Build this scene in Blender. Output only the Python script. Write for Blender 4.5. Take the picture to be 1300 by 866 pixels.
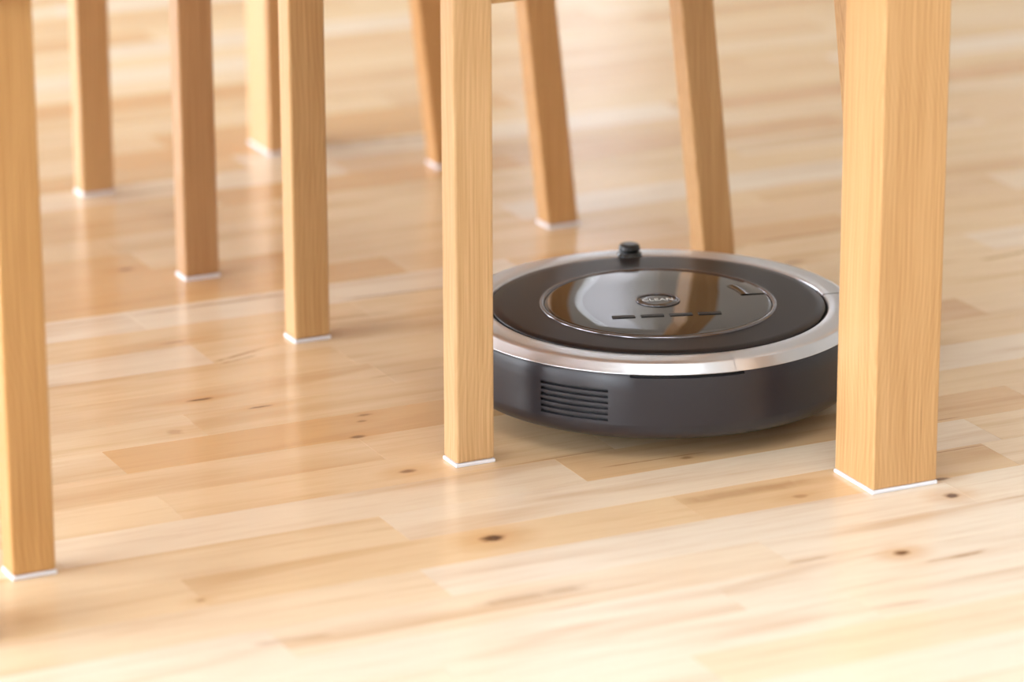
import bpy, bmesh, math, random
from mathutils import Vector, Matrix

# ------------------------------------------------------------------ scene, camera, light
scene = bpy.context.scene
for o in list(bpy.data.objects):
    bpy.data.objects.remove(o, do_unlink=True)
COL = scene.collection
scene.view_settings.view_transform = 'Standard'
scene.view_settings.look = 'None'
scene.view_settings.gamma = 1.0
scene.view_settings.use_curve_mapping = False
scene.view_settings.exposure = -0.14

F_PX, PITCH, ROLL, CAM_H, YAW = 4816.1, 0.305987, -0.003493, 1.030196, 0.4479755
cam_data = bpy.data.cameras.new('camera')
cam_data.sensor_fit = 'HORIZONTAL'
cam_data.sensor_width = 36.0
cam_data.lens = F_PX * 36.0 / 1300.0
cam_data.clip_start = 0.05
cam_data.dof.use_dof = True
cam_data.dof.focus_distance = 3.14
cam_data.dof.aperture_fstop = 3.6
cam = bpy.data.objects.new('camera', cam_data)
COL.objects.link(cam)
_c, _s = math.cos(PITCH), math.sin(PITCH)
_F, _R, _U = Vector((0, _c, -_s)), Vector((1, 0, 0)), Vector((0, _s, _c))
_R2 = _R * math.cos(ROLL) + _U * math.sin(ROLL)
_U2 = _U * math.cos(ROLL) - _R * math.sin(ROLL)
_M = Matrix((( _R2.x, _U2.x, -_F.x), (_R2.y, _U2.y, -_F.y), (_R2.z, _U2.z, -_F.z))).to_4x4()
cam.matrix_world = Matrix.Translation((0, 0, CAM_H)) @ Matrix.Rotation(-YAW, 4, 'Z') @ _M
scene.camera = cam

world = bpy.data.worlds.new('overcast_sky')
scene.world = world
world.use_nodes = True
_bg = world.node_tree.nodes['Background']
_bg.inputs['Color'].default_value = (0.90, 0.957, 1.03, 1)
_bg.inputs['Strength'].default_value = 14.0

# room: x runs along the floor boards, y across them
X0, X1, Y0, Y1, ZC = -1.3, 6.2, -1.8, 7.2, 2.5
LEFT_WIN = [(-1.4, 1.3, 0.10, 2.35), (1.6, 4.1, 0.10, 2.35), (4.4, 6.9, 0.10, 2.35)]
FAR_WIN = [(-1.1, 0.6, 0.10, 2.3), (3.54, 3.80, 0.10, 2.3), (4.95, 5.50, 0.10, 2.3)]
BACK_WIN = []
ADDED_SKYLIGHT = (0.0, 1.15, 0.15, 1.2)      # unseen skylight, added for overhead light: x0, x1, y0, y1

def portal(loc, rot, sx, sy):
    d = bpy.data.lights.new('window_portal', 'AREA')
    d.shape = 'RECTANGLE'; d.size = sx; d.size_y = sy
    d.cycles.is_portal = True
    o = bpy.data.objects.new('window_portal', d); COL.objects.link(o)
    o.location = loc; o.rotation_euler = rot
for a, b, z0, z1 in LEFT_WIN:     # faces +x
    portal((X0 - 0.18, (a + b) / 2, (z0 + z1) / 2), (0, -math.pi / 2, 0), z1 - z0, b - a)
for a, b, z0, z1 in FAR_WIN:      # faces -y
    portal(((a + b) / 2, Y1 + 0.18, (z0 + z1) / 2), (-math.pi / 2, 0, 0), b - a, z1 - z0)
for a, b, z0, z1 in BACK_WIN:     # faces +y
    portal(((a + b) / 2, Y0 - 0.18, (z0 + z1) / 2), (math.pi / 2, 0, 0), b - a, z1 - z0)

portal(((ADDED_SKYLIGHT[0] + ADDED_SKYLIGHT[1]) / 2, (ADDED_SKYLIGHT[2] + ADDED_SKYLIGHT[3]) / 2, ZC + 0.18), (0, 0, 0), ADDED_SKYLIGHT[1] - ADDED_SKYLIGHT[0], ADDED_SKYLIGHT[3] - ADDED_SKYLIGHT[2])

# ------------------------------------------------------------------ helpers
def tag(o, label=None, cat=None, group=None, kind=None):
    if label: o['label'] = label
    if cat: o['category'] = cat
    if group: o['group'] = group
    if kind: o['kind'] = kind
    return o

def obj(name, bm, mat, parent=None, loc=None, smooth=False):
    me = bpy.data.meshes.new(name)
    bmesh.ops.recalc_face_normals(bm, faces=bm.faces[:])
    bm.to_mesh(me); bm.free()
    if smooth:
        for p in me.polygons: p.use_smooth = True
    if mat: me.materials.append(mat)
    o = bpy.data.objects.new(name, me)
    COL.objects.link(o)
    if parent: o.parent = parent
    if loc: o.location = loc
    return o

def empty(name, loc=(0, 0, 0), rz=0):
    o = bpy.data.objects.new(name, None)
    o.empty_display_size = 0.05
    COL.objects.link(o); o.location = loc; o.rotation_euler = (0, 0, rz)
    return o

def box(bm, x0, x1, y0, y1, z0, z1):
    vs = [bm.verts.new(p) for p in ((x0, y0, z0), (x1, y0, z0), (x1, y1, z0), (x0, y1, z0),
                                    (x0, y0, z1), (x1, y0, z1), (x1, y1, z1), (x0, y1, z1))]
    for f in ((0, 3, 2, 1), (4, 5, 6, 7), (0, 1, 5, 4), (1, 2, 6, 5), (2, 3, 7, 6), (3, 0, 4, 7)):
        bm.faces.new([vs[i] for i in f])
    return vs

def bevel(bm, w, seg=2):
    bmesh.ops.bevel(bm, geom=bm.edges[:], offset=w, segments=seg, affect='EDGES', profile=0.5)

def bbox(name, dims, mat, parent, bev=0.0015, loc=None):
    bm = bmesh.new(); box(bm, *dims); bevel(bm, bev); return obj(name, bm, mat, parent, loc)

def lathe(bm, prof, a0=0.0, a1=2 * math.pi, n=96, closed=True, skip=None, angles=None):
    """prof: list of (r,z); angles in radians"""
    if angles is None:
        cnt = n if closed else n + 1
        angles = [a0 + (a1 - a0) * i / n for i in range(cnt)]
    rings = []
    for a in angles:
        rings.append([bm.verts.new((r * math.cos(a), r * math.sin(a), z)) for r, z in prof])
    m = len(angles)
    for i in range(m if closed else m - 1):
        j = (i + 1) % m
        for k in range(len(prof) - 1):
            if skip and skip(i, k): continue
            q = [rings[i][k], rings[j][k], rings[j][k + 1], rings[i][k + 1]]
            try: bm.faces.new(q)
            except ValueError: pass
    return rings

def disc(bm, r, z, n=96, cx=0, cy=0):
    bm.faces.new([bm.verts.new((cx + r * math.cos(2 * math.pi * i / n), cy + r * math.sin(2 * math.pi * i / n), z)) for i in range(n)])

# ------------------------------------------------------------------ materials
class NT:
    def __init__(self, name):
        self.m = bpy.data.materials.new(name); self.m.use_nodes = True
        self.t = self.m.node_tree; self.b = self.t.nodes['Principled BSDF']
    def n(self, typ, **kw):
        nd = self.t.nodes.new(typ)
        for k, v in kw.items(): setattr(nd, k, v)
        return nd
    def l(self, a, b): self.t.links.new(a, b)
    def setin(self, sock, v):
        if isinstance(v, bpy.types.NodeSocket): self.l(v, sock)
        else: sock.default_value = v
    def math(self, op, a, b=0.0, c=None, clamp=False):
        nd = self.n('ShaderNodeMath', operation=op); nd.use_clamp = clamp
        self.setin(nd.inputs[0], a); self.setin(nd.inputs[1], b)
        if c is not None: self.setin(nd.inputs[2], c)
        return nd.outputs[0]
    def mix(self, f, a, b, mode='MIX'):
        nd = self.n('ShaderNodeMix', data_type='RGBA', blend_type=mode)
        self.setin(nd.inputs['Factor'], f); self.setin(nd.inputs[6], a); self.setin(nd.inputs[7], b)
        return nd.outputs[2]
    def ramp(self, f, stops):
        nd = self.n('ShaderNodeValToRGB')
        e = nd.color_ramp.elements
        while len(e) < len(stops): e.new(0.5)
        for x, (p, c) in zip(e, stops):
            x.position = p; x.color = c if len(c) == 4 else (*c, 1)
        self.l(f, nd.inputs[0]); return nd.outputs[0]
    def noise(self, vec, scale=1, detail=3, rough=0.5, dist=0.0):
        nd = self.n('ShaderNodeTexNoise')
        nd.inputs['Scale'].default_value = scale; nd.inputs['Detail'].default_value = detail
        nd.inputs['Roughness'].default_value = rough; nd.inputs['Distortion'].default_value = dist
        self.l(vec, nd.inputs['Vector']); return nd.outputs['Fac']
    def comb(self, x, y, z):
        nd = self.n('ShaderNodeCombineXYZ')
        for i, v in enumerate((x, y, z)): self.setin(nd.inputs[i], v)
        return nd.outputs[0]
    def smooth(self, v, a, b, lo=0.0, hi=1.0):
        nd = self.n('ShaderNodeMapRange', interpolation_type='SMOOTHSTEP')
        self.l(v, nd.inputs[0])
        for i, x in enumerate((a, b, lo, hi)): nd.inputs[i + 1].default_value = x
        return nd.outputs[0]

def plain(name, col, rough=0.5, metal=0.0, ior=1.5, coat=0.0, var=0.0):
    k = NT(name)
    k.b.inputs['Base Color'].default_value = (*col, 1)
    k.b.inputs['Roughness'].default_value = rough
    k.b.inputs['Metallic'].default_value = metal
    k.b.inputs['IOR'].default_value = ior
    k.b.inputs['Coat Weight'].default_value = coat
    k.b.inputs['Coat Roughness'].default_value = 0.05
    if var:
        tc = k.n('ShaderNodeTexCoord')
        nz = k.noise(tc.outputs['Object'], 60, 4)
        k.l(k.mix(nz, (*[c * (1 - var) for c in col], 1), (*[min(1, c * (1 + var)) for c in col], 1)), k.b.inputs['Base Color'])
    return k.m

def oak(name, light, dark, axis='Z', rough=0.42):
    """oak with grain along the object's own axis"""
    k = NT(name)
    tc = k.n('ShaderNodeTexCoord'); oi = k.n('ShaderNodeObjectInfo')
    sp = k.n('ShaderNodeSeparateXYZ'); k.l(tc.outputs['Object'], sp.inputs[0])
    x, y, z = sp.outputs
    if axis == 'X': x, y, z = y, z, x
    if axis == 'Y': x, y, z = z, x, y
    rnd = oi.outputs['Random']
    off = k.math('MULTIPLY', rnd, 37.0)
    # annual rings: distance from a pith lying outside the piece, swaying along the length
    sway = k.noise(k.comb(off, k.math('MULTIPLY', z, 2.2), 0.0), 1.0, 2)
    sway = k.math('MULTIPLY', k.math('SUBTRACT', sway, 0.5), 0.16)
    sway2 = k.noise(k.comb(k.math('ADD', off, 9.0), k.math('MULTIPLY', z, 3.0), 4.0), 1.0, 2)
    sway2 = k.math('MULTIPLY', k.math('SUBTRACT', sway2, 0.5), 0.12)
    amp = k.math('ADD', 0.25, k.math('MULTIPLY', rnd, 0.75))
    sway = k.math('MULTIPLY', sway, amp); sway2 = k.math('MULTIPLY', sway2, amp)
    px = k.math('ADD', k.math('ADD', x, 0.07), sway)
    py = k.math('ADD', k.math('ADD', y, 0.05), sway2)
    d = k.math('SQRT', k.math('ADD', k.math('MULTIPLY', px, px), k.math('MULTIPLY', py, py)))
    wob = k.noise(k.comb(k.math('MULTIPLY', x, 40.0), k.math('MULTIPLY', y, 40.0), k.math('ADD', k.math('MULTIPLY', z, 9.0), off)), 1.0, 3)
    d = k.math('ADD', d, k.math('MULTIPLY', wob, 0.0035))
    ring = k.math('FRACT', k.math('MULTIPLY', d, 250.0))
    ringv = k.math('MULTIPLY', k.smooth(ring, 0.0, 0.75), k.smooth(ring, 1.0, 0.86))
    fib = k.noise(k.comb(k.math('MULTIPLY', x, 620.0), k.math('MULTIPLY', y, 620.0), k.math('ADD', k.math('MULTIPLY', z, 8.0), off)), 1.0, 3, 0.6)
    band = k.noise(k.comb(k.math('MULTIPLY', x, 90.0), k.math('MULTIPLY', y, 90.0), k.math('ADD', k.math('MULTIPLY', z, 2.5), off)), 1.0, 2)
    f = k.math('ADD', k.math('MULTIPLY', ringv, 0.17), k.math('MULTIPLY', k.smooth(fib, 0.3, 0.72), 0.52))
    f = k.math('ADD', f, k.math('MULTIPLY', band, 0.38), clamp=True)
    c = k.mix(f, (*light, 1), (*dark, 1))
    pore = k.smooth(fib, 0.66, 0.74)
    c = k.mix(k.math('MULTIPLY', pore, 0.35), c, (*[q * 0.55 for q in dark], 1))
    tint = k.mix(rnd, (1.0, 1.0, 1.0, 1), (0.93, 0.90, 0.86, 1))
    c = k.mix(1.0, c, tint, 'MULTIPLY')
    c = k.mix(1.0, c, oi.outputs['Color'], 'MULTIPLY')
    k.l(c, k.b.inputs['Base Color'])
    k.b.inputs['Roughness'].default_value = rough
    bp = k.n('ShaderNodeBump'); bp.inputs['Strength'].default_value = 0.12; bp.inputs['Distance'].default_value = 0.0004
    k.l(fib, bp.inputs['Height']); k.l(bp.outputs[0], k.b.inputs['Normal'])
    return k.m

OAK_L, OAK_D = (0.76, 0.51, 0.265), (0.52, 0.295, 0.115)
M_OAK_Z = oak('oak_upright', OAK_L, OAK_D, 'Z')
M_OAK_X = oak('oak_lengthwise', OAK_L, OAK_D, 'X')
M_OAK_Y = oak('oak_crosswise', OAK_L, OAK_D, 'Y')
M_FELT = plain('white_felt', (0.86, 0.87, 0.92), 0.9, var=0.04)

# knots and dark streaks that sit in the boards: (x, y, half length, half width, strength)
KNOTS = [(1.179, 2.490, .012, .0085, 1.0), (1.099, 2.9075, .014, .0032, .95), (1.138, 2.866, .014, .0022, .85),
         (1.446, 2.322, .008, .006, .95), (1.549, 2.415, .008, .0065, .95), (1.209, 2.807, .008, .0032, .65),
         (1.201, 2.793, .006, .0032, .6), (1.182, 2.757, .009, .005, .8), (1.184, 2.660, .009, .005, .75),
         (1.403, 2.589, .007, .004, .6), (1.139, 3.071, .018, .0024, .75), (1.180, 3.309, .010, .005, .75),
         (1.766, 3.046, .015, .005, .65), (1.562, 2.452, .009, .004, .8), (1.049, 2.836, .009, .008, .35),
         (1.487, 2.296, .020, .0024, .6), (0.928, 2.466, .005, .004, .5), (1.376, 2.340, .022, .003, .35),
         (1.440, 2.467, .008, .005, .4)]
# long dark streaks, mostly grain: (x0, y0, x1, y1, half width, strength)
STREAKS = [(1.140, 3.1665, 1.290, 3.1645, .0030, .75), (1.060, 3.163, 1.150, 3.1655, .0022, .4), (1.322, 3.126, 1.440, 3.118, .0028, .65),
           (1.148, 3.001, 1.222, 3.024, .0030, .75), (1.153, 2.9945, 1.190, 3.002, .0022, .65), (1.330, 2.598, 1.425, 2.595, .0013, .6),
           (1.558, 2.5085, 1.640, 2.5085, .0008, .85), (1.560, 2.580, 1.662, 2.579, .0010, .7), (1.255, 2.8975, 1.340, 2.898, .0012, .55),
           (1.250, 3.563, 1.345, 3.570, .0045, .5), (1.105, 2.366, 1.200, 2.366, .0080, .40), (1.344, 2.496, 1.470, 2.496, .010, .38),
           (0.930, 2.368, 0.990, 2.362, .005, .35), (1.767, 3.122, 1.870, 3.124, .004, .5), (1.930, 2.973, 2.000, 2.978, .004, .5),
           (1.54, 3.656, 1.66, 3.64, .010, .5), (1.27, 3.075, 1.36, 3.068, .004, .35), (1.45, 2.296, 1.51, 2.300, .003, .35)]

def floor_material():
    k = NT('birch_parquet')
    g = k.n('ShaderNodeNewGeometry'); at = k.n('ShaderNodeAttribute', attribute_name='tone')
    sp = k.n('ShaderNodeSeparateXYZ'); k.l(g.outputs['Position'], sp.inputs[0])
    x, y, z = sp.outputs
    sc = k.n('ShaderNodeSeparateColor'); k.l(at.outputs['Color'], sc.inputs[0])
    seed, tone, hue = sc.outputs
    off = k.math('MULTIPLY', seed, 91.0)
    v1 = k.comb(k.math('ADD', k.math('MULTIPLY', x, 1.6), off), k.math('ADD', k.math('MULTIPLY', y, 15.0), off), off)
    big = k.noise(v1, 1.6, 3, 0.5, 0.6)
    v2 = k.comb(k.math('ADD', k.math('MULTIPLY', x, 5.0), off), k.math('MULTIPLY', y, 75.0), off)
    mid = k.noise(v2, 1.5, 4, 0.6, 0.3)
    v3 = k.comb(k.math('MULTIPLY', x, 22.0), k.math('MULTIPLY', y, 700.0), off)
    fine = k.noise(v3, 1.0, 3, 0.6)
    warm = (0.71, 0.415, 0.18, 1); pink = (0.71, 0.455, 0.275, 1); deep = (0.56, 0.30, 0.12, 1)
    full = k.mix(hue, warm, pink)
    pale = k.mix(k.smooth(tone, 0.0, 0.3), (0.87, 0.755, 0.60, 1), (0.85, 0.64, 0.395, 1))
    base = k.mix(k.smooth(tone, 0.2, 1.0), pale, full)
    heart = k.smooth(big, 0.50, 0.74)
    c = k.mix(k.math('MULTIPLY', heart, 0.45), base, deep)
    c = k.mix(k.math('MULTIPLY', k.smooth(mid, 0.45, 0.8), 0.28), c, deep)
    c = k.mix(k.math('MULTIPLY', k.smooth(fine, 0.4, 0.8), 0.16), c, deep)
    strk = k.math('MULTIPLY', k.smooth(k.noise(k.comb(k.math('ADD', k.math('MULTIPLY', x, 3.5), off), k.math('MULTIPLY', y, 60.0), off), 1.0, 2, 0.5, 0.5), 0.70, 0.78), 0.45)
    c = k.mix(strk, c, (0.42, 0.20, 0.075, 1))
    warp = k.noise(k.comb(k.math('MULTIPLY', x, 90.0), k.math('MULTIPLY', y, 160.0), 0.0), 1.0, 2)
    warp = k.math('MULTIPLY', k.math('SUBTRACT', warp, 0.5), 0.9)
    core = None; halo = None
    for kx, ky, ha, hb, st in KNOTS:
        dx = k.math('MULTIPLY', k.math('SUBTRACT', x, kx), 1 / ha); dy = k.math('MULTIPLY', k.math('SUBTRACT', y, ky), 1 / hb)
        r = k.math('ADD', k.math('SQRT', k.math('ADD', k.math('MULTIPLY', dx, dx), k.math('MULTIPLY', dy, dy))), warp)
        a = k.smooth(r, 1.15, 0.35, 0.0, st); b = k.smooth(r, 4.2, 0.8, 0.0, 0.45 * st)
        core = a if core is None else k.math('MAXIMUM', core, a)
        halo = b if halo is None else k.math('MAXIMUM', halo, b)
    sw = k.noise(k.comb(k.math('MULTIPLY', x, 28.0), 3.0, 0.0), 1.0, 2)
    sw = k.math('MULTIPLY', k.math('SUBTRACT', sw, 0.5), 0.006)
    thick = k.noise(k.comb(k.math('MULTIPLY', x, 45.0), k.math('MULTIPLY', y, 20.0), 7.0), 1.0, 2)
    dark = None
    for x0, y0, x1, y1, hw, st in STREAKS:
        sl = (y1 - y0) / (x1 - x0); mx, hl = (x0 + x1) / 2, (x1 - x0) / 2
        ln = k.math('MULTIPLY_ADD', k.math('SUBTRACT', x, mx), sl, (y0 + y1) / 2)
        if hw > 0.0015: ln = k.math('ADD', ln, sw)
        dy = k.math('MULTIPLY', k.math('ABSOLUTE', k.math('SUBTRACT', y, ln)), 1 / hw)
        dx = k.math('MULTIPLY', k.math('ABSOLUTE', k.math('SUBTRACT', x, mx)), 1 / hl)
        f = k.math('MULTIPLY', k.smooth(dy, 1.2, 0.2, 0.0, st), k.smooth(dx, 1.1, 0.7))
        f = k.math('MULTIPLY', f, k.smooth(thick, 0.25, 0.55, 0.35, 1.0))
        dark = f if dark is None else k.math('MAXIMUM', dark, f)
    c = k.mix(dark, c, (0.36, 0.15, 0.04, 1))
    c = k.mix(halo, c, (0.62, 0.31, 0.10, 1))
    c = k.mix(core, c, k.mix(core, (0.45, 0.19, 0.05, 1), (0.11, 0.050, 0.024, 1)))
    k.l(c, k.b.inputs['Base Color'])
    k.l(k.math('ADD', 0.17, k.math('MULTIPLY', mid, 0.10)), k.b.inputs['Roughness'])
    bp = k.n('ShaderNodeBump'); bp.inputs['Strength'].default_value = 0.05; bp.inputs['Distance'].default_value = 0.0003
    k.l(fine, bp.inputs['Height']); k.l(bp.outputs[0], k.b.inputs['Normal'])
    return k.m

M_FLOOR = floor_material()
M_SUB = plain('subfloor', (0.35, 0.25, 0.16), 0.9, var=0.1)
M_WALL = plain('white_wall_paint', (0.58, 0.55, 0.51), 0.9, var=0.015)
M_CEIL = plain('white_ceiling_paint', (0.66, 0.65, 0.63), 0.95, var=0.01)
M_FRAME = plain('white_window_frame', (0.85, 0.85, 0.85), 0.4, var=0.01)

def glass_material():
    k = NT('window_glass')
    t = k.t; t.nodes.remove(k.b)
    tr = k.n('ShaderNodeBsdfTransparent'); gl = k.n('ShaderNodeBsdfGlossy'); gl.inputs['Roughness'].default_value = 0.02
    fr = k.n('ShaderNodeFresnel'); fr.inputs[0].default_value = 1.45
    mx = k.n('ShaderNodeMixShader')
    k.l(fr.outputs[0], mx.inputs[0]); k.l(tr.outputs[0], mx.inputs[1]); k.l(gl.outputs[0], mx.inputs[2])
    k.l(mx.outputs[0], t.nodes['Material Output'].inputs['Surface'])
    return k.m
M_GLASS = glass_material()

def blind_material():
    k = NT('added_blind_linen')
    tr = k.n('ShaderNodeBsdfTranslucent'); tr.inputs[0].default_value = (0.60, 0.58, 0.60, 1)
    mx = k.n('ShaderNodeMixShader'); mx.inputs[0].default_value = 0.34
    k.b.inputs['Base Color'].default_value = (0.7, 0.68, 0.66, 1); k.b.inputs['Roughness'].default_value = 0.9
    k.l(k.b.outputs[0], mx.inputs[1]); k.l(tr.outputs[0], mx.inputs[2])
    k.l(mx.outputs[0], k.t.nodes['Material Output'].inputs['Surface'])
    return k.m
M_BLIND = blind_material()

# ------------------------------------------------------------------ room
def wall_boxes(bm, a0, a1, z1, wins, put):
    """fill a wall strip a0..a1, 0..z1, leaving the windows open; put(a, b, z0, z1) adds a box"""
    cur = a0
    for a, b, w0, w1 in sorted(wins):
        put(cur, a, 0, z1); put(a, b, 0, w0); put(a, b, w1, z1); cur = b
    put(cur, a1, 0, z1)

T = 0.2
bm = bmesh.new(); wall_boxes(bm, Y0 - T, Y1 + T, ZC, LEFT_WIN, lambda a, b, c, d: box(bm, X0 - T, X0, a, b, c, d))
tag(obj('wall_left', bm, M_WALL), 'white painted wall with three large windows', kind='structure')
bm = bmesh.new(); wall_boxes(bm, X0, X1, ZC, FAR_WIN, lambda a, b, c, d: box(bm, a, b, Y1, Y1 + T, c, d))
tag(obj('wall_far', bm, M_WALL), 'white painted wall with one wide and two narrow windows', kind='structure')
bm = bmesh.new(); wall_boxes(bm, X0, X1, ZC, BACK_WIN, lambda a, b, c, d: box(bm, a, b, Y0 - T, Y0, c, d))
tag(obj('wall_back', bm, M_WALL), 'plain white painted wall behind the dining table', kind='structure')
bm = bmesh.new(); box(bm, X1, X1 + T, Y0 - T, Y1 + T, 0, ZC)
tag(obj('wall_right', bm, M_WALL), 'plain white painted wall without windows', kind='structure')
bm = bmesh.new()
_a, _b, _c0, _d0 = ADDED_SKYLIGHT
for q in ((X0 - T, _a, Y0 - T, Y1 + T), (_b, X1 + T, Y0 - T, Y1 + T), (_a, _b, Y0 - T, _c0), (_a, _b, _d0, Y1 + T)):
    box(bm, *q, ZC, ZC + T)
tag(obj('ceiling', bm, M_CEIL), 'plain white ceiling with a square skylight added for overhead light', kind='structure')

wn = 0
def window(axis, fixed, a, b, z0, z1):
    global wn
    wn += 1
    w = min(0.06, 0.12 * (b - a))
    def put(bm, p, q, r, s):
        if axis == 'x': box(bm, fixed - 0.03, fixed + 0.03, p, q, r, s)
        else: box(bm, p, q, fixed - 0.03, fixed + 0.03, r, s)
    bm = bmesh.new()
    put(bm, a, a + w, z0, z1); put(bm, b - w, b, z0, z1)
    put(bm, a + w, b - w, z0, z0 + w); put(bm, a + w, b - w, z1 - w, z1)
    mid = (a + b) / 2
    two = (b - a) > 1.2
    if two: put(bm, mid - 0.04, mid + 0.04, z0 + w, z1 - w)
    fr = tag(obj('window_%d' % wn, bm, M_FRAME), kind='structure')
    spans = [(a + w, mid - 0.04), (mid + 0.04, b - w)] if two else [(a + w, b - w)]
    for p, q in spans:
        g = bmesh.new()
        if axis == 'x': box(g, fixed - 0.004, fixed + 0.004, p, q, z0 + w, z1 - w)
        else: box(g, p, q, fixed - 0.004, fixed + 0.004, z0 + w, z1 - w)
        obj('pane', g, M_GLASS, fr)
        if b - a < 1.0:                       # unseen cloth added over narrow windows to dim their reflection
            g = bmesh.new(); g.faces.new([g.verts.new(v) for v in ((p, fixed - 0.045, z0), (q, fixed - 0.045, z0), (q, fixed - 0.045, z1), (p, fixed - 0.045, z1))])
            obj('added_blind', g, M_BLIND, fr)
for a, b, z0, z1 in LEFT_WIN: window('x', X0 - 0.1, a, b, z0, z1)
for a, b, z0, z1 in FAR_WIN: window('y', Y1 + 0.1, a, b, z0, z1)
for a, b, z0, z1 in BACK_WIN: window('y', Y0 - 0.1, a, b, z0, z1)

wn += 1  # frame and pane of the added skylight
bm = bmesh.new()
for q in ((_a, _a + .06, _c0, _d0), (_b - .06, _b, _c0, _d0), (_a + .06, _b - .06, _c0, _c0 + .06), (_a + .06, _b - .06, _d0 - .06, _d0)):
    box(bm, *q, ZC + 0.08, ZC + 0.14)
_fr = tag(obj('window_%d' % wn, bm, M_FRAME), kind='structure')
bm = bmesh.new(); box(bm, _a + .06, _b - .06, _c0 + .06, _d0 - .06, ZC + 0.106, ZC + 0.114)
obj('pane', bm, M_GLASS, _fr)

def baseboard(name, dims):
    bm = bmesh.new(); box(bm, *dims); bevel(bm, 0.003); tag(obj(name, bm, M_FRAME), kind='structure')
baseboard('baseboard_left', (X0, X0 + 0.014, Y0, Y1, 0.0, 0.05))
baseboard('baseboard_right', (X1 - 0.014, X1, Y0, Y1, 0.0, 0.05))
baseboard('baseboard_far', (X0 + 0.02, X1 - 0.02, Y1 - 0.014, Y1, 0.0, 0.05))
baseboard('baseboard_back', (X0 + 0.02, X1 - 0.02, Y0, Y0 + 0.014, 0.0, 0.05))

# ------------------------------------------------------------------ floor of staggered strips
bm = bmesh.new(); box(bm, X0 - T, X1 + T, Y0 - T, Y1 + T, -0.06, -0.014)
floor = tag(obj('floor', bm, M_SUB), 'pale birch strip parquet floor with knots', kind='structure')

SW, SV0 = 0.0605, 2.5735
rng = random.Random(11)
# joints read off the photograph: strip row -> cross joints (x), and tones of strips holding a given x
JOINTS = {7: [1.148, 1.62], 3: [0.977, 1.50], 4: [1.0714, 1.44, 1.842], 0: [0.86, 1.304, 1.74], -2: [0.93, 1.3475, 1.6385],
          12: [1.203, 1.60], -3: [1.10, 1.56], -4: [0.95, 1.36], -1: [1.12, 1.66], 9: [1.13, 1.52], 8: [0.94, 1.33, 1.75],
          5: [0.92, 1.27, 1.70], 6: [0.85, 1.26, 1.72], 2: [0.84, 1.18, 1.66], 1: [0.98, 1.36, 1.80], 10: [1.02, 1.42], 11: [0.98, 1.36]}
# (row, x inside strip): (tone 0 light .. 1 dark, hue 0 warm .. 1 pink); own strip tones plus light: front paler, under table warmer
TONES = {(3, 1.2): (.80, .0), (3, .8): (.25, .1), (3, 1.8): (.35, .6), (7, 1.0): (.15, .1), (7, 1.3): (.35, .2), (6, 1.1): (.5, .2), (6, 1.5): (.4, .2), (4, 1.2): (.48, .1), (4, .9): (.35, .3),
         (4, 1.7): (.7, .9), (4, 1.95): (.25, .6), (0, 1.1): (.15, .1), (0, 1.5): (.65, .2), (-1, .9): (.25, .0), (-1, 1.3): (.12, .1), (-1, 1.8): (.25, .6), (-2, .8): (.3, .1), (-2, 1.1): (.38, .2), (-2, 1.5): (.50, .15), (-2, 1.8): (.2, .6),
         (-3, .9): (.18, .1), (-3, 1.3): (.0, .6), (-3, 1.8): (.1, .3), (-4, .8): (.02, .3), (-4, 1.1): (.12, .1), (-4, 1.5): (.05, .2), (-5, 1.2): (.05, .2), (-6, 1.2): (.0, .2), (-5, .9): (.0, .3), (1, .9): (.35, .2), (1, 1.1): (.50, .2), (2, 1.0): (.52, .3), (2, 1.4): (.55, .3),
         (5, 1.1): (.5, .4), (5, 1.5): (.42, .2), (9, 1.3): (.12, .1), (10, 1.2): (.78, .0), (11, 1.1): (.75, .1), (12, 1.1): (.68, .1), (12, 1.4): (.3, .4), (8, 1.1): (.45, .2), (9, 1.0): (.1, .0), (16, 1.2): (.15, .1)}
strips = []
row = int(math.floor((Y0 - SV0) / SW))
while SV0 + row * SW < Y1 + 0.05:
    y0 = SV0 + row * SW; y1 = y0 + SW
    cuts = list(JOINTS.get(row, []))
    if not cuts:
        cuts = [1.2 + rng.uniform(-0.2, 0.2)]
    while cuts[-1] < X1 + 0.1: cuts.append(cuts[-1] + rng.uniform(0.30, 0.56))
    while cuts[0] > X0 - 0.1: cuts.insert(0, cuts[0] - rng.uniform(0.30, 0.56))
    for a, b in zip(cuts[:-1], cuts[1:]):
        t, h = min(1, max(0, rng.gauss(0.36, 0.22))), rng.random()
        if row <= -4: t *= 0.25  # front rows paled: the brighter light there is put into the tone
        if row > 12: t, h = min(1, t + 0.08), (0.15 * h if (a + b) / 2 < 1.7 else 0.5 + 0.5 * h)  # far rows: light differences put into tone and hue, pinker to the right
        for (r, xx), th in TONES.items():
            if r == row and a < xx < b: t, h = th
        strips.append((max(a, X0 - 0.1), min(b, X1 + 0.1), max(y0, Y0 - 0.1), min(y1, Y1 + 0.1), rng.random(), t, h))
    row += 1

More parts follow.
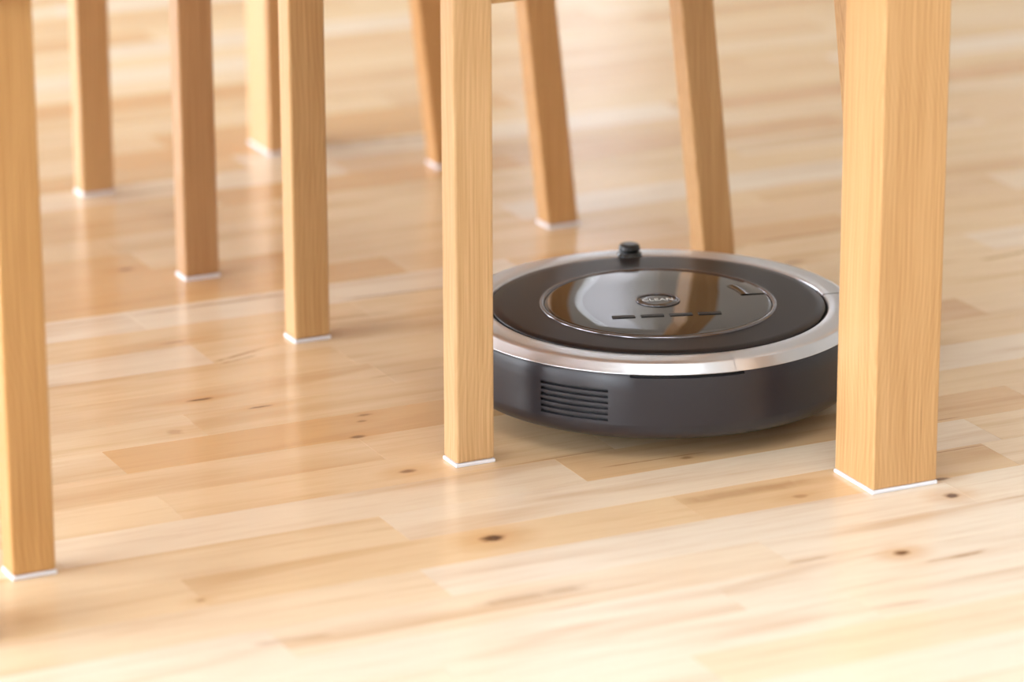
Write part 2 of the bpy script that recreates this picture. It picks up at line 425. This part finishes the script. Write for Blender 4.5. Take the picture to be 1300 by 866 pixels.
def strip_geometry(bm, lay, s):
    a, b, y0, y1, seed, t, h = s
    g, ch = 0.00010, 0.00008
    a += g; b -= g; y0 += g; y1 -= g
    lo = [bm.verts.new((x, y, -0.014)) for x, y in ((a, y0), (b, y0), (b, y1), (a, y1))]
    md = [bm.verts.new((x, y, -ch)) for x, y in ((a, y0), (b, y0), (b, y1), (a, y1))]
    up = [bm.verts.new((x, y, 0.0)) for x, y in ((a + ch, y0 + ch), (b - ch, y0 + ch), (b - ch, y1 - ch), (a + ch, y1 - ch))]
    fs = [bm.faces.new(up)]
    for i in range(4):
        j = (i + 1) % 4
        fs.append(bm.faces.new((lo[i], lo[j], md[j], md[i]))); fs.append(bm.faces.new((md[i], md[j], up[j], up[i])))
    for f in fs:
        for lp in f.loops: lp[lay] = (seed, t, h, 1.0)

# the strips in and around the view, largest first, are separate pieces
def view_rank(s):
    cx, cy = (s[0] + s[1]) / 2, (s[2] + s[3]) / 2
    fx, fy = math.sin(YAW), math.cos(YAW)
    d = cx * fx + cy * fy; side = cx * fy - cy * fx
    if d < 0.3: return 99 + abs(side)
    return max(0, abs(side) / d - 0.14) * 6 + max(0, 2.3 - d) * 3 + max(0, d - 4.9) * 2 + d * 0.01
strips.sort(key=view_rank)
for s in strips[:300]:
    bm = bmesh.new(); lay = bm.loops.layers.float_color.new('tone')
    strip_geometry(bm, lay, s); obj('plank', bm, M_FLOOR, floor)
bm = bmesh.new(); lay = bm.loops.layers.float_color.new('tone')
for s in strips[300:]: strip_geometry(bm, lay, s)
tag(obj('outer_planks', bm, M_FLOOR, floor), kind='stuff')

# ------------------------------------------------------------------ furniture
PAD = 0.0032
def square_leg(parent, x, y, sx, sy, h, rake=0.0, bev=0.0022, top=None):
    """upright with its lower corner (least x, least y) at x, y; raked legs lean in x; top = (z, slope) gives a bent upper post"""
    bm = bmesh.new()
    secs = [(PAD, 0.0), (h, -rake * h)]
    if top: secs.append((top[0], -rake * h + top[1] * (top[0] - h)))
    rings = []
    for z, dx in secs:
        rings.append([bm.verts.new((px + dx, py, z)) for px, py in ((-sx / 2, -sy / 2), (sx / 2, -sy / 2), (sx / 2, sy / 2), (-sx / 2, sy / 2))])
    bm.faces.new(rings[0]); bm.faces.new(rings[-1])
    for r, q in zip(rings[:-1], rings[1:]):
        for i in range(4):
            j = (i + 1) % 4; bm.faces.new((r[i], r[j], q[j], q[i]))
    bmesh.ops.recalc_face_normals(bm, faces=bm.faces[:])
    bevel(bm, bev, 2)
    px, py, _ = parent.location
    leg = obj('leg', bm, M_OAK_Z, parent, (x + sx / 2 - px, y + sy / 2 - py, 0))
    bm = bmesh.new(); e = 0.0006; box(bm, -sx / 2 - e, sx / 2 + e, -sy / 2 - e, sy / 2 + e, 0, PAD); bevel(bm, 0.0009)
    obj('felt_pad', bm, M_FELT, leg)
    return leg

def bar(name, parent, p, q, w, z0, z1, mat):
    """horizontal rail of thickness w from p to q"""
    P, Q = Vector((*p, 0)), Vector((*q, 0)); d = Q - P; L = d.length; ang = math.atan2(d.y, d.x)
    bm = bmesh.new(); box(bm, -L / 2, L / 2, -w / 2, w / 2, -(z1 - z0) / 2, (z1 - z0) / 2); bevel(bm, 0.002)
    m = (P + Q) / 2 - parent.location; m.z = (z0 + z1) / 2
    o = obj(name, bm, mat, parent, m); o.rotation_euler = (0, 0, ang)
    return o

def chair(front, rear, label, group, sgn=1, tints=((1, 1, 1), (1, 1, 1), (1, 1, 1), (1, 1, 1))):
    """front, rear: least corners of the two front and the two rear legs; sgn=+1: rear lies towards +x"""
    cx = (front[0][0] + rear[0][0]) / 2; cy = (front[0][1] + front[1][1]) / 2
    c = empty('dining_chair', (cx, cy, 0)); tag(c, label, 'chair', group)
    fx, fy, rx, ry = 0.0345, 0.0255, 0.0335, 0.0270
    lg = [square_leg(c, x, y, fx, fy, 0.4485) for x, y in front]
    lg += [square_leg(c, x, y, rx, ry, 0.44, rake=0.108 * sgn, top=(0.93, 0.16 * sgn)) for x, y in rear]
    for o, t in zip(lg, tints): o.color = (*t, 1)      # own tint per leg, some browner than others
    (ax, ay), (bx, by) = front; (dx, dy), (ex, ey) = rear
    rk = -0.108 * 0.41 * sgn
    dx += rk; ex += rk
    zz = (0.3815, 0.4485)
    w = 0.019
    bar('front_rail', c, (ax + fx / 2, ay + fy), (bx + fx / 2, by), w, *zz, M_OAK_X)
    bar('rear_rail', c, (dx + rx / 2, dy + ry), (ex + rx / 2, ey), w, *zz, M_OAK_X)
    f_in, r_in = (fx, 0) if sgn > 0 else (0, rx)
    bar('side_rail', c, (ax + f_in, ay + 0.0125), (dx + r_in, dy + 0.0125), w, *zz, M_OAK_X)
    bar('side_rail', c, (bx + f_in, by + 0.013), (ex + r_in, ey + 0.013), w, *zz, M_OAK_X)
    # seat board
    bm = bmesh.new()
    o = 0.012
    xa = -0.006 if sgn > 0 else fx + 0.004
    pts = [(ax + xa, ay - o), (dx + (0.0 if sgn > 0 else rx), dy - o + 0.004), (ex + (0.0 if sgn > 0 else rx), ey + ry + o - 0.004), (bx + xa, by + fy + o)]
    lo = [bm.verts.new((px - cx, py - cy, 0.449)) for px, py in pts]; hi = [bm.verts.new((px - cx, py - cy, 0.469)) for px, py in pts]
    bm.faces.new(lo); bm.faces.new(hi)
    for i in range(4): bm.faces.new((lo[i], lo[(i + 1) % 4], hi[(i + 1) % 4], hi[i]))
    bmesh.ops.recalc_face_normals(bm, faces=bm.faces[:]); bevel(bm, 0.004, 3)
    obj('seat', bm, M_OAK_X, c)
    # back: top rail, lower rail and three slats between the posts
    def bx_at(z): return -0.108 * sgn * 0.44 + 0.108 * sgn * 0.41 + 0.16 * sgn * (z - 0.44)
    for z0, z1 in ((0.84, 0.92), (0.56, 0.60)):
        b = bx_at((z0 + z1) / 2)
        bar('back_rail', c, (dx + b + rx / 2, dy + ry), (ex + b + rx / 2, ey), 0.018, z0, z1, M_OAK_X)
    for i in range(3):
        f = (i + 1) / 4
        x = dx + (ex - dx) * f + rx / 2 - cx; y = dy + ry + (ey - dy - ry) * f - cy
        z0, z1 = 0.598, 0.842
        bm = bmesh.new(); box(bm, -0.006, 0.006, -0.014, 0.014, 0, z1 - z0)
        for v in bm.verts:
            v.co.x += 0.16 * sgn * v.co.z
        bevel(bm, 0.0015)
        obj('slat', bm, M_OAK_Z, c, (x + bx_at(z0), y, z0))
    return c

chair([(1.2225, 2.649), (1.2340, 3.018)], [(1.629, 2.663), (1.6375, 2.985)],
      'pale oak dining chair standing over the robot vacuum', 'oak dining chairs at the table',
      tints=((1.06, 1.08, 1.12), (.96, .94, .88), (.95, .9, .85), (.95, .88, .80)))
chair([(1.2165, 3.246), (1.2310, 3.576)], [(1.6055, 3.2555), (1.6025, 3.515)],
      'pale oak dining chair next to the one that stands over the robot vacuum', 'oak dining chairs at the table',
      tints=((.82, .76, .76), (.96, .92, .88), (.98, .88, .76), (.98, .85, .70)))
chair([(0.8160, 2.5655), (0.8160, 2.915)], [(0.420, 2.580), (0.420, 2.895)],
      'pale oak dining chair across the table from the robot vacuum', 'oak dining chairs at the table', sgn=-1,
      tints=((1.02, .94, .76), (1, 1, 1), (1, 1, 1), (1, 1, 1)))
chair([(0.8040, 3.205), (0.8000, 3.560)], [(0.408, 3.220), (0.406, 3.540)],  # out of view, added so its shade falls under the table
      'unseen pale oak dining chair added to shade under the table', 'oak dining chairs at the table', sgn=-1)

tab = empty('dining_table', (1.13, 3.07, 0)); tag(tab, 'oak dining table on thick square legs with white felt pads', 'table')
TL = 0.0595
tl = [(1.4935, 2.4440), (1.4655, 3.6445), (0.7070, 2.4550), (0.680, 3.660)]
for x, y in tl: square_leg(tab, x, y, TL, TL + 0.001, 0.70, bev=0.0016).color = (1.05, 1.0, 0.95, 1)
def tabc(i): return (tl[i][0] + TL / 2, tl[i][1] + TL / 2)
for i, j in ((0, 1), (0, 2), (1, 3), (2, 3)):
    p, q = Vector(tabc(i)), Vector(tabc(j)); d = (q - p).normalized() * TL / 2
    bar('apron', tab, tuple(p + d), tuple(q - d), 0.022, 0.62, 0.70, M_OAK_X)
bm = bmesh.new(); box(bm, -0.46, 0.46, -0.68, 0.68, 0.7005, 0.735); bevel(bm, 0.004, 3)
top = obj('tabletop', bm, M_OAK_Y, tab, (-0.012, 0.0, 0)); top.rotation_euler = (0, 0, math.radians(1.2))

# ------------------------------------------------------------------ robot vacuum
HEAD = math.radians(72)
vac = empty('robot_vacuum', (1.4521, 2.7347, 0), HEAD - math.pi / 2)
tag(vac, 'round dark grey robot vacuum with silver rim and glossy control panel on floor', 'vacuum')
def A(deg): return math.radians(deg) - HEAD + math.pi / 2     # photo bearing -> local angle
M_SHELL = plain('dark_grey_shell', (0.024, 0.023, 0.029), 0.33, ior=1.5, var=0.03)
M_PLATE = plain('charcoal_top_plate', (0.015, 0.011, 0.011), 0.36, ior=1.36, var=0.03)
M_RIM = plain('silver_rim', (0.72, 0.74, 0.78), 0.28, metal=0.85, var=0.02)
M_RING = plain('dark_chrome', (0.20, 0.19, 0.20), 0.16, metal=0.9, var=0.02)
M_PANEL = plain('black_gloss_panel', (0.012, 0.010, 0.009), 0.035, ior=2.1, var=0.02)
M_BLACK = plain('black_plastic', (0.008, 0.008, 0.008), 0.45, var=0.05)
M_GLOSSBLACK = plain('sensor_black', (0.010, 0.010, 0.010), 0.12, var=0.05)
M_PRINT = plain('light_print', (0.75, 0.75, 0.72), 0.4, var=0.02)

R = 0.1730
side_prof = [(R - 0.0030, 0.0795), (R - 0.0012, 0.0770), (R, 0.0750), (R + 0.0004, 0.064), (R + 0.0004, 0.050), (R, 0.034), (R - 0.0012, 0.0285), (R - 0.0040, 0.0240), (R - 0.009, 0.0205), (R - 0.022, 0.0190)]
bm = bmesh.new(); lathe(bm, side_prof, A(-15.5), A(159.5), 90, closed=False)
obj('bumper', bm, M_SHELL, vac, smooth=True)
# rear shell with the vent slots and the bin latch recess cut out
zs = [0.0795, 0.0772, 0.0749]
slots = []
z = 0.0640
for i in range(6):
    slots.append((z, z - 0.0026)); zs += [z, z - 0.0026]; z -= 0.00495
zs += [0.0345]
def r_at(z):
    for (r0, z0), (r1, z1) in zip(side_prof[:-1], side_prof[1:]):
        if z0 >= z >= z1: return r0 + (r1 - r0) * (z0 - z) / (z0 - z1)
    return side_prof[-1][0]
rear_prof = [(r_at(z), z) for z in zs] + [p for p in side_prof if p[1] < 0.0344]
degs = sorted(set([160.5 + i * (183.0 / 92) for i in range(93)] + [360 - 151.3, 360 - 131.2, 360 - 125.3, 360 - 93.6]))
angs = [A(d) for d in degs]
holes = []
def skip(i, k):
    dm = (degs[i] + degs[i + 1]) / 2 - 360; zm = (rear_prof[k][1] + rear_prof[k + 1][1]) / 2
    vent = -151.3 < dm < -131.2 and any(b < zm < a for a, b in slots)
    latch = -125.3 < dm < -93.6 and 0.0749 < zm < 0.0772
    if vent or latch: holes.append((i, k))
    return vent or latch
bm = bmesh.new(); lathe(bm, rear_prof, closed=False, skip=skip, angles=angs)
depth = 0.0035
for i, k in list(holes):       # lips of the openings
    (r0, z0), (r1, z1) = rear_prof[k], rear_prof[k + 1]; a0, a1 = angs[i], angs[i + 1]
    def P(r, a, z): return bm.verts.new((r * math.cos(a), r * math.sin(a), z))
    for rr, zz in ((r0, z0), (r1, z1)):
        bm.faces.new((P(rr, a0, zz), P(rr, a1, zz), P(rr - depth, a1, zz), P(rr - depth, a0, zz)))
obj('dust_bin', bm, M_SHELL, vac, smooth=True)
bm = bmesh.new(); lathe(bm, [(R - depth, 0.069), (R - depth, 0.034)], A(-154), A(-128), 16, closed=False)
obj('vent_screen', bm, M_BLACK, vac, smooth=True)
bm = bmesh.new(); lathe(bm, [(R - depth, 0.0778), (R - depth, 0.0742)], A(-128), A(-91), 24, closed=False)
obj('latch_button', bm, M_BLACK, vac, smooth=True)
bm = bmesh.new(); lathe(bm, [(R - 0.0221, 0.0191), (0.12, 0.0175), (0.05, 0.017), (0.0005, 0.017)], n=72)
obj('underside', bm, M_BLACK, vac, smooth=True)
for s in (-1, 1):
    bm = bmesh.new()
    lathe(bm, [(0.026, -0.010), (0.033, -0.009), (0.034, -0.006), (0.034, 0.006), (0.033, 0.009), (0.026, 0.010)], n=40)
    disc(bm, 0.026, -0.010, 40); disc(bm, 0.026, 0.010, 40)
    w = obj('drive_wheel', bm, M_BLACK, vac, (s * 0.105, 0.0, 0.034)); w.rotation_euler = (0, math.pi / 2, 0)
bm = bmesh.new(); bmesh.ops.create_uvsphere(bm, u_segments=20, v_segments=12, radius=0.0125)
obj('caster', bm, M_BLACK, vac, (0, 0.125, 0.0125), smooth=True)

# silver rim: flat inner shelf, rounded outer shoulder, in a front and a rear piece
rim_prof = [(0.1445, 0.0835), (0.1450, 0.0858), (0.1465, 0.0865), (0.1540, 0.0867), (0.1610, 0.0866), (0.1645, 0.0864), (0.1661, 0.0859), (0.1669, 0.0852), (0.1673, 0.0846), (0.1699, 0.0808), (0.1716, 0.0784), (0.1720, 0.0779), (0.1721, 0.0775), (0.1714, 0.0773), (0.160, 0.0772)]
for a0, a1 in ((-15.7, 159.7), (160.3, 343.7)):
    bm = bmesh.new(); lathe(bm, rim_prof, A(a0), A(a1), 120, closed=False)
    rim = obj('rim', bm, M_RIM, vac, smooth=True)
# small raised facet on the rear rim, standing in for the seam's glint
bm = bmesh.new(); lathe(bm, [(r + 0.0003, z + 0.0005) for r, z in rim_prof[3:12]], A(-96.0), A(-93.6), 4, closed=False)
obj('rim_seam_glint', bm, M_RIM, rim, smooth=True)
bm = bmesh.new(); lathe(bm, [(0.168, 0.0790), (0.1425, 0.0838), (0.1455, 0.0836)], n=96)
obj('rim_seat', bm, M_BLACK, vac, smooth=True)

# top plate, panel ring and glossy panel
ox, oy = -0.0005, -0.0045
def shift(bm):
    for v in bm.verts: v.co.x += ox; v.co.y += oy
bm = bmesh.new(); lathe(bm, [(0.1425, 0.0838), (0.1425, 0.0856), (0.1416, 0.0866), (0.134, 0.0873), (0.098, 0.0878)], n=120)
obj('top_plate', bm, M_PLATE, vac, smooth=True)
bm = bmesh.new(); lathe(bm, [(0.1012, 0.0874), (0.1010, 0.0888), (0.1000, 0.0893), (0.0985, 0.0892), (0.0972, 0.0882), (0.0968, 0.0870)], n=120); shift(bm)
obj('panel_ring', bm, M_RING, vac, smooth=True)
bm = bmesh.new(); lathe(bm, [(0.0970, 0.0872), (0.0966, 0.0883), (0.094, 0.0887), (0.060, 0.0890), (0.0188, 0.0892)], n=120)
shift(bm); disc(bm, 0.0180, 0.0888)
panel = obj('control_panel', bm, M_PANEL, vac, smooth=True)
# round start button with its ring and lettering
bm = bmesh.new(); lathe(bm, [(0.0190, 0.0890), (0.0189, 0.0896), (0.0182, 0.0898), (0.0175, 0.0896), (0.0173, 0.0889)], n=64)
obj('button_ring', bm, M_RING, panel, smooth=True)
bm = bmesh.new(); lathe(bm, [(0.0172, 0.0888), (0.0168, 0.0893), (0.010, 0.0891)], n=64); disc(bm, 0.0101, 0.0891, 64)
start = obj('start_button', bm, M_PANEL, vac, smooth=True)
cu = bpy.data.curves.new('lettering', 'FONT'); cu.body = 'CLEAN'; cu.size = 0.0088; cu.align_x = 'CENTER'; cu.align_y = 'CENTER'; cu.extrude = 0.0001
tx = bpy.data.objects.new('lettering', cu); COL.objects.link(tx); cu.materials.append(M_PRINT)
dg = bpy.context.evaluated_depsgraph_get(); me = bpy.data.meshes.new_from_object(tx.evaluated_get(dg))
bpy.data.objects.remove(tx); lt = bpy.data.objects.new('lettering', me); COL.objects.link(lt); lt.parent = start; lt.location = (0, 0, 0.0894)
for i in range(4):
    x = (i - 1.5) * 0.0245
    bm = bmesh.new(); box(bm, -0.0098, 0.0098, -0.0032, 0.0032, 0.0, 0.0009); bevel(bm, 0.0004)
    obj('button', bm, M_BLACK, vac, (x, -0.0445, 0.0888))
# handle hinge cover on the panel's right
bm = bmesh.new(); lathe(bm, [(0.0945, 0.0887), (0.0938, 0.0893), (0.074, 0.0896), (0.0730, 0.0890)], A(-14), A(8), 12, closed=False)
obj('handle_tab', bm, M_PANEL, vac, smooth=True)
# sensor dome at the front
bm = bmesh.new()
lathe(bm, [(0.0112, 0.083), (0.0110, 0.0885), (0.0092, 0.0892), (0.0092, 0.0914), (0.0098, 0.0918), (0.0098, 0.0934), (0.0092, 0.0938), (0.0092, 0.0954), (0.0083, 0.0966), (0.005, 0.0970)], n=40)
disc(bm, 0.0051, 0.0970, 40)
obj('sensor_knob', bm, M_GLOSSBLACK, vac, (0, 0.1475, 0), smooth=True)
